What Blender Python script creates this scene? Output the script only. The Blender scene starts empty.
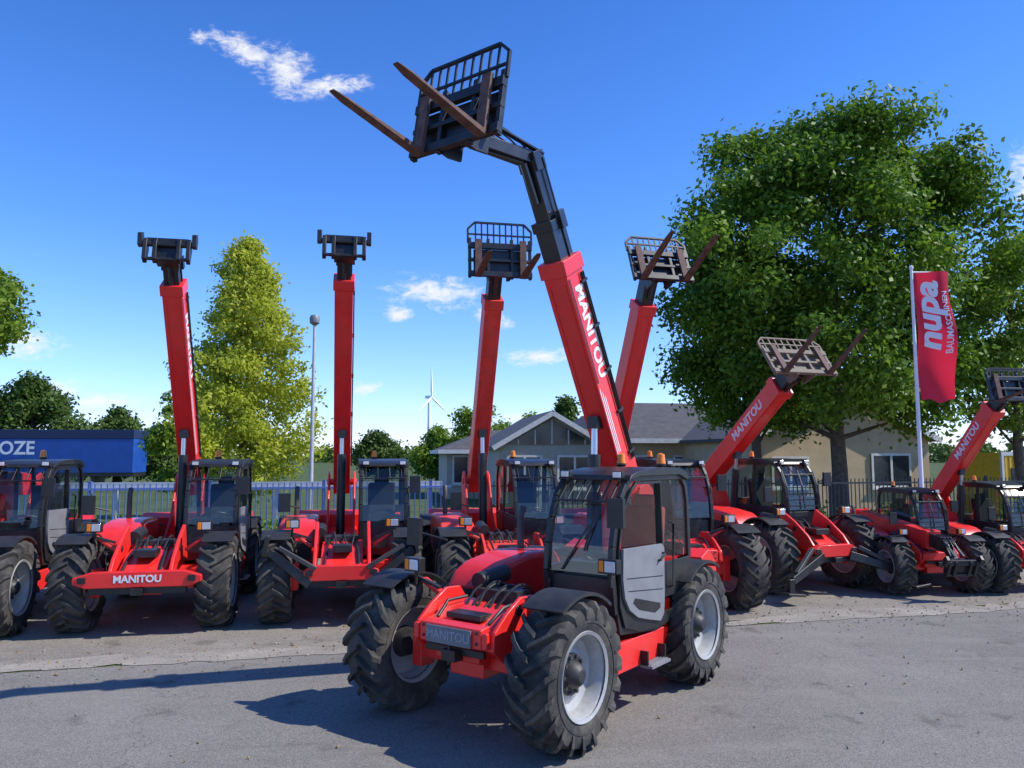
import bpy, bmesh, math, random
import numpy as np
from mathutils import Vector, Matrix, Euler
random.seed(4); rng=np.random.default_rng(4)
scene=bpy.context.scene
scene.view_settings.view_transform='Standard'
scene.view_settings.look='None'
scene.view_settings.exposure=0
COL=scene.collection
R=math.radians

# ------------------------------------------------------------ materials
def N(nt,t,**k):
    n=nt.nodes.new(t)
    for a,b in k.items(): setattr(n,a,b)
    return n
def mk(name,col,rough=.5,metal=0.,var=.12,scale=5.,bump=0.,bscale=60.,coat=0.,dust=0.,dustcol=(.22,.19,.15),emit=0):
    m=bpy.data.materials.new(name); m.use_nodes=True; nt=m.node_tree
    p=nt.nodes['Principled BSDF']
    tc=N(nt,'ShaderNodeTexCoord')
    n1=N(nt,'ShaderNodeTexNoise'); n1.inputs['Scale'].default_value=scale; n1.inputs['Detail'].default_value=6
    nt.links.new(tc.outputs['Object'],n1.inputs['Vector'])
    r=N(nt,'ShaderNodeValToRGB')
    r.color_ramp.elements[0].position=.3; r.color_ramp.elements[1].position=.7
    r.color_ramp.elements[0].color=(*[c*(1-var) for c in col],1)
    r.color_ramp.elements[1].color=(*[min(1,c*(1+var)) for c in col],1)
    nt.links.new(n1.outputs['Fac'],r.inputs['Fac'])
    out=r.outputs['Color']
    if dust>0:
        n2=N(nt,'ShaderNodeTexNoise'); n2.inputs['Scale'].default_value=scale*.8+1.3; n2.inputs['Detail'].default_value=9; n2.inputs['Roughness'].default_value=.7
        nt.links.new(tc.outputs['Object'],n2.inputs['Vector'])
        mr=N(nt,'ShaderNodeMapRange'); mr.inputs['From Min'].default_value=.42; mr.inputs['From Max'].default_value=.75
        mr.inputs['To Max'].default_value=dust
        nt.links.new(n2.outputs['Fac'],mr.inputs['Value'])
        mx=N(nt,'ShaderNodeMix',data_type='RGBA')
        nt.links.new(mr.outputs[0],mx.inputs[0]); nt.links.new(out,mx.inputs[6]); mx.inputs[7].default_value=(*dustcol,1)
        out=mx.outputs[2]
    nt.links.new(out,p.inputs['Base Color'])
    mr2=N(nt,'ShaderNodeMapRange'); mr2.inputs['To Min'].default_value=max(.03,rough-.1); mr2.inputs['To Max'].default_value=min(1,rough+.12)
    nt.links.new(n1.outputs['Fac'],mr2.inputs['Value']); nt.links.new(mr2.outputs[0],p.inputs['Roughness'])
    p.inputs['Metallic'].default_value=metal
    p.inputs['Coat Weight'].default_value=coat; p.inputs['Coat Roughness'].default_value=.08
    if bump>0:
        n3=N(nt,'ShaderNodeTexNoise'); n3.inputs['Scale'].default_value=bscale; n3.inputs['Detail'].default_value=5
        nt.links.new(tc.outputs['Object'],n3.inputs['Vector'])
        b=N(nt,'ShaderNodeBump'); b.inputs['Strength'].default_value=bump; b.inputs['Distance'].default_value=.02
        nt.links.new(n3.outputs['Fac'],b.inputs['Height']); nt.links.new(b.outputs[0],p.inputs['Normal'])
    return m
M={}
M['red']=mk('red_paint',(.88,.026,.022),.36,coat=.25,var=.08,dust=.16,dustcol=(.45,.15,.10))
M['redf']=mk('faded_red_paint',(.82,.045,.028),.48,coat=.1,var=.16,dust=.22,dustcol=(.45,.2,.12))
M['black']=mk('black_paint',(.016,.016,.016),.38,var=.3,dust=.2,dustcol=(.11,.095,.08))
M['blackp']=mk('black_plastic',(.022,.022,.022),.5,var=.2,dust=.3,dustcol=(.10,.09,.07))
M['navy']=mk('dark_boom_paint',(.014,.015,.019),.3,var=.3,coat=.3,dust=.12,dustcol=(.08,.08,.08))
M['rubber']=mk('tyre_rubber',(.032,.030,.027),.82,var=.3,bump=.3,bscale=90,dust=.8,dustcol=(.17,.145,.11),scale=3)
M['rim']=mk('rim_grey',(.44,.44,.42),.42,metal=.1,var=.15,dust=.7,dustcol=(.21,.18,.14))
M['grey']=mk('light_grey_panel',(.225,.226,.232),.45,var=.12,dust=.3,dustcol=(.15,.14,.13))
M['dgrey']=mk('dark_grey_metal',(.07,.068,.065),.5,metal=.3,var=.3)
M['hub']=mk('hub_dark',(.03,.03,.032),.5,metal=.2,var=.3,dust=.4,dustcol=(.14,.12,.09))
M['rust']=mk('rusty_fork_steel',(.135,.066,.048),.72,var=.5,scale=9,bump=.3,dust=.5,dustcol=(.05,.035,.03))
M['tan']=mk('weathered_backrest',(.23,.18,.13),.75,var=.35,scale=9,dust=.4,dustcol=(.05,.04,.035))
M['chrome']=mk('chrome_rod',(.5,.5,.52),.25,metal=1,var=.03)
M['amber']=mk('amber_lens',(.95,.25,.01),.25,var=.05)
M['lens']=mk('lamp_lens',(.7,.72,.75),.12,metal=.5,var=.1)
M['seat']=mk('seat_fabric',(.03,.03,.034),.9,var=.2)
M['seatr']=mk('red_seat_fabric',(.55,.09,.04),.9,var=.2)
M['white']=mk('white_lettering',(.8,.8,.8),.5,var=.04)
M['plate']=mk('plate_face',(.13,.15,.17),.35,var=.2,dust=.3)
M['greytext']=mk('grey_lettering',(.27,.30,.33),.5,var=.05)
def glass(name,tint,ref=.05):
    m=bpy.data.materials.new(name); m.use_nodes=True; nt=m.node_tree; nt.nodes.clear()
    o=N(nt,'ShaderNodeOutputMaterial'); t=N(nt,'ShaderNodeBsdfTransparent'); t.inputs[0].default_value=(*tint,1)
    g=N(nt,'ShaderNodeBsdfGlossy'); g.inputs['Roughness'].default_value=.03; g.inputs[0].default_value=(.9,.95,1,1)
    f=N(nt,'ShaderNodeLayerWeight'); f.inputs[0].default_value=.5
    pw=N(nt,'ShaderNodeMath',operation='POWER'); pw.inputs[1].default_value=4
    ad=N(nt,'ShaderNodeMath',operation='MULTIPLY_ADD'); ad.inputs[1].default_value=.6; ad.inputs[2].default_value=ref; ad.use_clamp=True
    nz=N(nt,'ShaderNodeTexNoise'); nz.inputs['Scale'].default_value=2.5
    tc=N(nt,'ShaderNodeTexCoord'); nt.links.new(tc.outputs['Object'],nz.inputs['Vector'])
    b=N(nt,'ShaderNodeBump'); b.inputs['Strength'].default_value=.08; nt.links.new(nz.outputs[0],b.inputs['Height']); nt.links.new(b.outputs[0],g.inputs['Normal'])
    mx=N(nt,'ShaderNodeMixShader')
    nt.links.new(f.outputs['Facing'],pw.inputs[0]); nt.links.new(pw.outputs[0],ad.inputs[0]); nt.links.new(ad.outputs[0],mx.inputs[0])
    nt.links.new(t.outputs[0],mx.inputs[1]); nt.links.new(g.outputs[0],mx.inputs[2]); nt.links.new(mx.outputs[0],o.inputs[0])
    return m
M['glass']=glass('cab_glass',(.76,.82,.78),.06)
M['bglass']=mk('window_glass_dark',(.03,.04,.05),.08,var=.3)

# ------------------------------------------------------------ mesh builder
class MB:
    def __init__(s,T=None): s.v=[];s.f=[];s.m=[];s.T=T
    def add(s,vs,fs,mi=0):
        o=len(s.v)
        for v in vs:
            v=Vector(v); s.v.append(tuple(s.T@v) if s.T is not None else tuple(v))
        for f in fs: s.f.append(tuple(i+o for i in f)); s.m.append(mi)
    def box(s,c,d,rot=None,mi=0):
        c=Vector(c); h=[x/2 for x in d]
        vs=[Vector((x*h[0],y*h[1],z*h[2])) for x in(-1,1) for y in(-1,1) for z in(-1,1)]
        if rot is not None:
            Rm=Euler(rot).to_matrix(); vs=[Rm@v for v in vs]
        s.add([v+c for v in vs],[(0,1,3,2),(4,6,7,5),(0,4,5,1),(2,3,7,6),(0,2,6,4),(1,5,7,3)],mi)
    def bx(s,x0,x1,y0,y1,z0,z1,mi=0): s.box(((x0+x1)/2,(y0+y1)/2,(z0+z1)/2),(x1-x0,y1-y0,z1-z0),None,mi)
    def prism(s,poly,y0,y1,mi=0,ax='Y'):
        n=len(poly)
        def P(a,b,t):
            return (a,t,b) if ax=='Y' else ((t,a,b) if ax=='X' else (a,b,t))
        vs=[P(a,b,y0) for a,b in poly]+[P(a,b,y1) for a,b in poly]
        fs=[tuple(range(n)),tuple(range(2*n-1,n-1,-1))]+[(i,(i+1)%n,(i+1)%n+n,i+n) for i in range(n)]
        s.add(vs,fs,mi)
    def bar(s,p0,p1,w,h,mi=0,up=(0,0,1),w1=None,h1=None):
        p0=Vector(p0);p1=Vector(p1);d=(p1-p0).normalized();up=Vector(up)
        if abs(d.dot(up))>.98: up=Vector((1,0,0))
        sd=d.cross(up).normalized();u=sd.cross(d)
        w1=w if w1 is None else w1;h1=h if h1 is None else h1
        vs=[]
        for p,a,b in((p0,w,h),(p1,w1,h1)):
            for i,j in((-1,-1),(1,-1),(1,1),(-1,1)): vs.append(p+sd*i*a/2+u*j*b/2)
        s.add(vs,[(0,1,2,3),(7,6,5,4),(0,4,5,1),(1,5,6,2),(2,6,7,3),(3,7,4,0)],mi)
    def path(s,pts,w,h,mi=0,up=(0,1,0)):
        for a,b in zip(pts[:-1],pts[1:]): s.bar(a,b,w,h,mi,up)
    def tube(s,pts,r,n=8,mi=0):
        pts=[Vector(p) for p in pts]; rs=r if isinstance(r,(list,tuple)) else [r]*len(pts)
        vs=[];fs=[]
        d0=(pts[1]-pts[0]).normalized(); ref=Vector((0,0,1)) if abs(d0.z)<.9 else Vector((1,0,0))
        for i,p in enumerate(pts):
            d=(pts[min(i+1,len(pts)-1)]-pts[max(i-1,0)]).normalized()
            a=d.cross(ref).normalized();b=d.cross(a)
            for k in range(n):
                t=2*math.pi*k/n; vs.append(p+(a*math.cos(t)+b*math.sin(t))*rs[i])
        for i in range(len(pts)-1):
            for k in range(n): fs.append((i*n+k,i*n+(k+1)%n,(i+1)*n+(k+1)%n,(i+1)*n+k))
        fs.append(tuple(range(n))); fs.append(tuple(range(len(vs)-n,len(vs))))
        s.add(vs,fs,mi)
    def hose(s,p0,p1,lift,r=.014,side=0.,mi=0):
        p0=Vector(p0);p1=Vector(p1); pts=[]
        for k in range(9):
            t=k/8; p=p0.lerp(p1,t); p.z+=lift*math.sin(math.pi*t); p.y+=side*math.sin(math.pi*t); pts.append(p)
        ref=Vector((0,1,0)); vs=[];fs=[];n=6
        for i,p in enumerate(pts):
            d=(pts[min(i+1,8)]-pts[max(i-1,0)]).normalized(); a=d.cross(ref)
            a=a.normalized() if a.length>.05 else Vector((1,0,0)); b=d.cross(a)
            for k in range(n):
                t=2*math.pi*k/n; vs.append(p+(a*math.cos(t)+b*math.sin(t))*r)
        for i in range(8):
            for k in range(n): fs.append((i*n+k,i*n+(k+1)%n,(i+1)*n+(k+1)%n,(i+1)*n+k))
        fs.append(tuple(range(n))); fs.append(tuple(range(len(vs)-n,len(vs))))
        s.add(vs,fs,mi)
    def lathe(s,prof,n=32,mi=0,ax='Y',c=(0,0,0)):
        vs=[];fs=[];c=Vector(c)
        for a,r in prof:
            for k in range(n):
                t=2*math.pi*k/n
                if ax=='Y': v=Vector((r*math.cos(t),a,r*math.sin(t)))
                elif ax=='Z': v=Vector((r*math.cos(t),r*math.sin(t),a))
                else: v=Vector((a,r*math.cos(t),r*math.sin(t)))
                vs.append(v+c)
        m=len(prof)
        for i in range(m-1):
            for k in range(n): fs.append((i*n+k,i*n+(k+1)%n,(i+1)*n+(k+1)%n,(i+1)*n+k))
        fs.append(tuple(range(n)));fs.append(tuple(range((m-1)*n,m*n)))
        s.add(vs,fs,mi)
    def mesh(s,name,mats,smooth=35,recalc=True):
        me=bpy.data.meshes.new(name); me.from_pydata(s.v,[],s.f)
        for m in mats: me.materials.append(M[m] if isinstance(m,str) else m)
        me.polygons.foreach_set('material_index',s.m)
        if recalc:
            bm=bmesh.new(); bm.from_mesh(me); bmesh.ops.recalc_face_normals(bm,faces=bm.faces); bm.to_mesh(me); bm.free()
        if smooth:
            me.polygons.foreach_set('use_smooth',[True]*len(me.polygons)); me.set_sharp_from_angle(angle=R(smooth))
        me.update(); return me
    def obj(s,name,mats,parent=None,loc=(0,0,0),rot=(0,0,0),bevel=0.,smooth=35,label=None):
        return mkobj(name,s.mesh(name,mats,smooth),parent,loc,rot,bevel,label)
def mkobj(name,me,parent=None,loc=(0,0,0),rot=(0,0,0),bevel=0.,label=None):
    o=bpy.data.objects.new(name,me); COL.objects.link(o); o.location=loc; o.rotation_euler=rot
    if parent: o.parent=parent
    if bevel>0:
        b=o.modifiers.new('bevel','BEVEL'); b.width=bevel; b.segments=2; b.limit_method='ANGLE'; b.angle_limit=R(40)
        b.harden_normals=True
    if label: o['label']=label
    return o
def empty(name,loc,rz=0,scale=1):
    e=bpy.data.objects.new(name,None); COL.objects.link(e); e.location=loc; e.rotation_euler=(0,0,rz); e.scale=(scale,)*3; e.empty_display_size=.3
    return e
def textmesh(s,size,ext=.003,bold=.0,shear=0,align='CENTER',sx=1):
    cu=bpy.data.curves.new('t','FONT'); cu.body=s; cu.size=size; cu.extrude=ext; cu.offset=bold; cu.shear=shear
    cu.align_x=align; cu.align_y='CENTER'; cu.resolution_u=3
    o=bpy.data.objects.new('t',cu); COL.objects.link(o)
    bpy.context.view_layer.update()
    me=bpy.data.meshes.new_from_object(o.evaluated_get(bpy.context.evaluated_depsgraph_get()))
    bpy.data.objects.remove(o)
    if sx!=1:
        for v in me.vertices: v.co.x*=sx
    return me
def lettering(s,size,X,Y,Nn,pos,parent,mat='white',bold=.012,shear=0,name='lettering',sx=1):
    me=textmesh(s,size,.002,bold,shear,sx=sx)
    T=Matrix(((X[0],Y[0],Nn[0],pos[0]),(X[1],Y[1],Nn[1],pos[1]),(X[2],Y[2],Nn[2],pos[2]),(0,0,0,1)))
    me.transform(T); me.materials.clear(); me.materials.append(M[mat]); me.name=name
    return mkobj(name,me,parent)

# ------------------------------------------------------------ wheel meshes
def tyre_mesh():
    b=MB()
    prof=[(-.15,.33),(-.19,.36),(-.215,.43),(-.218,.50),(-.20,.555),(-.15,.575),(0,.582),(.15,.575),(.20,.555),(.218,.50),(.215,.43),(.19,.36),(.15,.33)]
    b.lathe(prof+[(.0,.325),(-.15,.33)],48)
    b.f=b.f[:-2]; b.m=b.m[:-2]
    for yy in(-.2155,.2155):
        b.lathe([(yy-.006,.44),(yy-.006,.455),(yy+.006,.455),(yy+.006,.44)],48); b.f=b.f[:-2]; b.m=b.m[:-2]
    NL=19
    for sd in(-1,1):
        for i in range(NL):
            t0=2*math.pi*(i+(0 if sd<0 else .5))/NL
            secs=[(-.012,0,.57,.632,.042),(.07,.08,.57,.634,.045),(.145,.18,.56,.630,.049),(.205,.29,.53,.616,.056),(.236,.35,.47,.56,.054),(.228,.37,.44,.475,.045)]
            vs=[];fs=[]
            for y,dt,rb,rt,w in secs:
                for rr,k in((rb,-1),(rb,1),(rt,.72),(rt,-.72)):
                    a=t0+dt+k*w
                    yy=y if rr==rt else (y if y<.2 else .2)
                    vs.append((rr*math.cos(a),sd*yy,rr*math.sin(a)))
            for q in range(len(secs)-1):
                for k in range(4): fs.append((q*4+k,q*4+(k+1)%4,q*4+4+(k+1)%4,q*4+4+k))
            fs.append((0,1,2,3)); e=len(secs)*4; fs.append((e-4,e-3,e-2,e-1))
            b.add(vs,fs)
    return b.mesh('tyre',['rubber'],30)
def rim_mesh():
    b=MB()
    prof=[(.195,.34),(.208,.368),(.19,.372),(.17,.335),(.12,.315),(.05,.305),(.02,.25),(.045,.20),(.05,.16),(.03,.14),(.0,.13),(-.02,.24),(-.03,.3),(-.12,.32),(-.18,.345),(-.2,.365),(-.185,.34)]
    b.lathe(prof,40); b.f=b.f[:-2]; b.m=b.m[:-2]
    return b.mesh('rim',['rim'],30)
def hub_mesh():
    b=MB()
    b.lathe([(-.1,.12),(.055,.175),(.07,.17),(.075,.12),(.10,.11),(.15,.085),(.17,.055),(.172,.0)],24)
    for k in range(10):
        a=2*math.pi*k/10; b.lathe([(.05,.017),(.095,.017),(.097,.0)],6,1,'Y',(.15*math.cos(a),0,.15*math.sin(a)))
    return b.mesh('wheel',['hub','dgrey'],30)
TY,RI,HU=tyre_mesh(),rim_mesh(),hub_mesh()
def wheel(root,x,y,z,steer=0):
    rz=(0 if y>0 else math.pi)+steer
    h=mkobj('wheel',HU,root,(x,y,z),(0,0,rz))
    a=random.random()*6
    t=mkobj('tyre',TY,h,(0,0,0),(0,a,0)); r=mkobj('rim',RI,h,(0,0,0),(0,a,0))
def fender(root,x,y,a0=10,a1=120,r=.672,w=.36):
    b=MB(); n=10
    vs=[];fs=[]
    for i in range(n+1):
        a=R(a0+(a1-a0)*i/n)
        for rr in(r,r+.016):
            for yy in(-w/2,w/2): vs.append((x+rr*math.cos(a),y+yy,.62+rr*math.sin(a)))
    for i in range(n):
        o=i*4
        fs+=[(o,o+1,o+5,o+4),(o+2,o+6,o+7,o+3),(o,o+4,o+6,o+2),(o+1,o+3,o+7,o+5)]
    fs+=[(0,2,3,1),(n*4,n*4+1,n*4+3,n*4+2)]
    b.add(vs,fs)
    sgn=1 if y>0 else -1
    for i in range(n):
        a=R(a0+(a1-a0)*i/n);c=R(a0+(a1-a0)*(i+1)/n)
        b.bar((x+r*math.cos(a),y+sgn*w/2,.62+r*math.sin(a)),(x+r*math.cos(c),y+sgn*w/2,.62+r*math.sin(c)),.012,.028,0,(math.cos(a),0,math.sin(a)))
    b.bar((x,y-sgn*.1,.62+r),(x-.05,y-sgn*.45,.62+r-.12),.05,.03)
    b.obj('fender',['blackp'],root,smooth=50)

# ------------------------------------------------------------ cab
def cab(root,bars=False,detail=True):
    y0,y1=.24,1.02
    A=[(.46,.98),(.515,1.34),(.49,1.60),(.43,1.84),(.34,2.04),(.23,2.17),(.10,2.24)]
    C=[(-1.0,2.24),(-1.11,2.14),(-1.16,1.95),(-1.18,1.35),(-1.02,.85)]
    b=MB()
    for y in(y0+.03,y1-.03):
        b.path([(x,y,z) for x,z in A],.055,.07,0,(1,0,0))
        b.path([(x,y,z) for x,z in C],.055,.07,0,(1,0,0))
        b.bar((.12,y,2.235),(-1.02,y,2.235),.06,.07)
        b.bar((-.52,y,.95),(-.47,y,2.22),.05,.055,0,(1,0,0))
        b.bar((.48,y,1.36),(-1.15,y,1.36),.045,.05) if y<.5 else None
    b.prism([(.46,1.0),(.40,.78),(-.35,.70),(-.98,.78),(-1.10,1.1),(-1.16,1.36),(-1.12,1.36),(-1.0,1.1),(-.9,.86),(.36,.86),(.42,1.0)],y0+.005,y1-.005)
    b.bx(.40,.475,y0+.06,y1-.06,.9,1.3)
    b.bx(-1.0,.42,y0+.01,y0+.05,.86,1.34)
    b.bx(-1.14,-1.1,y0+.06,y1-.06,1.1,1.5)
    b.bx(-1.12,-.52,y1-.02,y1+.01,1.0,1.36)
    c=b.obj('cab',['black'],root,bevel=.008)
    r=MB()
    r.prism([(.24,2.215),(.20,2.265),(.08,2.30),(-.2,2.325),(-.6,2.335),(-.9,2.325),(-1.06,2.29),(-1.14,2.22),(-1.1,2.19),(-.9,2.25),(0,2.25)],y0-.02,y1+.03)
    for k in range(7 if detail else 4):
        yy=y0+.1+k*(.58/(6 if detail else 3)); r.bar((.42,yy,2.00),(.14,yy,2.28),.018,.018)
    r.bar((.41,y0+.05,2.02),(.41,y1-.05,2.02),.022,.022)
    r.obj('roof',['black'],c,bevel=.012)
    g=MB(); iy0,iy1=y0+.06,y1-.06
    for (xa,za),(xb,zb) in zip(A[1:-1],A[2:]):
        g.add([(xa,iy0,za),(xa,iy1,za),(xb,iy1,zb),(xb,iy0,zb)],[(0,1,2,3)])
    g.obj('windscreen',['glass'],c)
    for y,nm in((y1-.02,'door_window'),(y0+.02,'side_window')):
        g=MB(); g.add([(.48,y,1.39),(.46,y,1.60),(.40,y,1.84),(.31,y,2.02),(.10,y,2.20),(-.44,y,2.20),(-.49,y,1.39)],[(0,1,2,3,4,5,6)]); g.obj(nm,['glass'],c)
        g=MB(); g.add([(-.55,y,1.39),(-.50,y,2.2),(-1.0,y,2.2),(-1.12,y,1.98),(-1.14,y,1.39)],[(0,1,2,3,4)]); g.obj('quarter_window',['glass'],c)
    g=MB(); g.add([(-1.15,iy0,1.52),(-1.15,iy1,1.52),(-1.14,iy1,2.0),(-1.14,iy0,2.0)],[(0,1,2,3)]);g.add([(-1.14,iy0,2.0),(-1.14,iy1,2.0),(-1.02,iy1,2.21),(-1.02,iy0,2.21)],[(0,1,2,3)]); g.obj('rear_window',['glass'],c)
    d=MB()
    d.prism([(.44,1.36),(.44,1.05),(.34,.84),(.05,.76),(-.30,.74),(-.47,.82),(-.49,1.36)],y1-.01,y1+.020,0)
    d.prism([(.41,1.58),(.425,1.30),(.39,1.12),(.30,1.00),(.14,.91),(-.10,.85),(-.34,.80),(-.42,.86),(-.44,1.0),(-.45,1.52),(-.40,1.56)],y1+.020,y1+.048,1)
    d.prism([(.24,1.06),(.12,.98),(-.22,.90),(-.33,.93),(-.33,.98),(.20,1.10)],y1+.048,y1+.052,0)
    d.bar((.36,y1+.049,1.30),(-.40,y1+.049,1.24),.006,.008,0); d.bar((.33,y1+.049,1.18),(-.40,y1+.049,1.11),.006,.008,0)
    d.path([(.45,y1,1.37),(.43,y1,1.60),(.375,y1,1.82),(.28,y1,2.00),(.18,y1,2.11),(.07,y1,2.185),(-.45,y1,2.185),(-.49,y1,1.37)],.025,.035,0,(0,1,0))
    dd=d.obj('door',['black','grey'],c,bevel=.010)
    h=MB(); h.tube([(-.30,y1+.05,1.40),(-.30,y1+.08,1.41),(-.40,y1+.08,1.46),(-.40,y1+.05,1.47)],.012)
    h.tube([(-.60,y1+.02,1.1),(-.60,y1+.07,1.12),(-.62,y1+.07,1.75),(-.62,y1+.02,1.77)],.013)
    h.obj('handle',['blackp'],c)
    s=MB(); s.box((-.55,.64,1.22),(.5,.5,.16)); s.box((-.8,.64,1.58),(.14,.48,.66),(0,-.15,0)); s.box((-.86,.64,1.95),(.1,.26,.16),(0,-.15,0)); s.bx(-.7,-.4,.5,.78,.86,1.14)
    s.obj('seat',['seatr' if detail else 'seat'],c,bevel=.04)
    s=MB(); s.tube([(.32,.64,1.0),(.12,.64,1.42)],.03)
    pts=[]
    for k in range(17):
        t=2*math.pi*k/16; pts.append(Vector((.10,.64,1.44))+Vector((.12*math.cos(t)*.9,.19*math.sin(t),.12*math.cos(t)*.5)))
    s.tube(pts,.014,6); s.box((.3,.64,1.3),(.2,.5,.25)); s.obj('steering_wheel',['blackp'],c)
    if detail:
        s=MB(); s.bar((.53,.45,1.36),(.50,.75,1.8),.012,.015); s.bar((.52,.70,1.55),(.45,.8,1.95),.012,.02); s.obj('wiper',['blackp'],c)
    if bars:
        s=MB()
        for k in range(6):
            zz=1.42+k*.115; xx=.57-.02*k-(.02*k*k*.3)
            s.bar((xx,y0+.02,zz),(xx,y1-.02,zz),.018,.018)
        for yy in(y0+.02,y1-.02,(y0+y1)/2): s.path([(.58,yy,1.36),(.52,yy,1.8),(.38,yy,2.1)],.02,.02)
        s.obj('window_guard',['black'],c)
    for bx_,by_ in (((-.85,.36),(-.75,.90)) if detail else ((-.85,.5),)):
        s=MB(); s.lathe([(0,.05),(.04,.05),(.05,.045),(.12,.04),(.135,.0)],12,0,'Z',(bx_,by_,2.35)); s.lathe([(-.03,.03),(.0,.055),(.02,.055)],12,1,'Z',(bx_,by_,2.35))
        s.obj('beacon',['amber','black'],c)
    for yy in(y0+.1,y1-.08):
        s=MB(); s.box((.26,yy,2.27),(.07,.11,.07),None,1); s.box((.298,yy,2.27),(.012,.09,.055),None,0); s.bx(.22,.25,yy-.02,yy+.02,2.2,2.26,1); s.obj('work_lamp',['lens','black'],c,bevel=.006)
    return c
def mirror(root,x,y,z,out):
    s=MB(); s.tube([(x-.25,y-out*.2,z-.12),(x-.1,y,z-.05),(x,y,z)],.012)
    s.box((x+.02,y,z-.02),(.05,.17,.27)); s.box((x-.008,y,z-.02),(.006,.15,.25),None,1)
    s.obj('mirror',['black','chrome'],root,bevel=.012)

def headlight(root,x,y,z):
    s=MB(); s.box((x,y,z),(.09,.20,.13),None,1); s.box((x+.048,y+.03,z),(.012,.11,.1),None,0); s.box((x+.048,y-.06,z),(.012,.05,.1),None,2)
    s.bar((x-.02,y,z-.2),(x-.02,y,z-.05),.03,.03,1)
    s.obj('headlight',['lens','black','amber'],root,bevel=.008)

def carriage(root,C,tilt,kind,width=1.2,back=.42,bmat='black'):
    b=MB()
    if kind=='forks':
        w=width/2
        b.bx(-.02,.05,-w,w,.50,.60); b.bx(-.02,.05,-w,w,.02,.11); b.bx(-.03,.04,-w,w,.28,.33)
        for y in(-w+.03,-.2,.2,w-.03): b.bx(-.035,.03,y-.025,y+.025,.0,.68)
        for y in(-.17,.17):
            b.prism([(-.30,.05),(-.30,.35),(-.05,.62),(-.03,.62),(-.03,.0),(-.12,.0)],y-.015,y+.015)
        b.tube([(-.22,-.3,.22),(-.22,.3,.22)],.035); b.tube([(-.1,-.4,.5),(-.1,.4,.5)],.03)
        b.bx(-.06,-.03,-w+.1,w-.1,.08,.5)
        c=b.obj('fork_carriage',[bmat],root,C,(0,-tilt,0),bevel=.006)
        k=MB(); t=.6+back
        k.path([(0,-w,.6),(0,-w,t-.12),(0,-w+.12,t),(0,w-.12,t),(0,w,t-.12),(0,w,.6)],.03,.035,0,(1,0,0))
        n=9
        for i in range(n):
            y=-w+.13+i*(2*w-.26)/(n-1); k.bx(-.008,.008,y-.012,y+.012,.6,t)
        k.bx(-.012,.012,-w+.02,w-.02,.74,.765)
        k.obj('backrest',[bmat],c)
        for y in(-w*.70,w*.70):
            f=MB()
            f.bx(.055,.10,y-.055,y+.055,.0,.64)
            f.add([(.055,y-.055,-.01),(.055,y+.055,-.01),(.055,y-.055,.045),(.055,y+.055,.045),(1.05,y-.05,.02),(1.05,y+.05,.02),(1.05,y-.05,.04),(1.05,y+.05,.04),(1.2,y-.03,.03),(1.2,y+.03,.03),(1.2,y-.03,.04),(1.2,y+.03,.04)],
                  [(0,1,3,2),(0,4,5,1),(2,3,7,6),(0,2,6,4),(1,5,7,3),(4,8,9,5),(6,7,11,10),(4,6,10,8),(5,9,11,7),(8,10,11,9)])
            f.obj('fork',['rust'],c,bevel=.004)
    else:
        k=.78
        b.tube([(0,-.5*k,.30),(0,.5*k,.30)],.045); b.tube([(.0,-.42*k,.05),(.0,.42*k,.05)],.03)
        for y in(-.40*k,-.17,.17,.40*k):
            b.prism([(-.06,-.0),(-.1,.24),(-.05,.36),(.05,.38),(.07,.3),(.05,.03)],y-.03,y+.03)
        for s_ in(-1,1):
            b.prism([(-.05,.26),(-.07,.40),(.0,.50),(.09,.44),(.04,.26)],s_*.5*k-.035,s_*.5*k+.035)
        b.bx(-.03,.03,-.30,.30,.30,.40)
        b.bx(-.2,-.02,-.16,.16,.02,.34)
        b.obj('coupler_carriage',['black'],root,C,(0,-tilt,0),bevel=.008)

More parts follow.
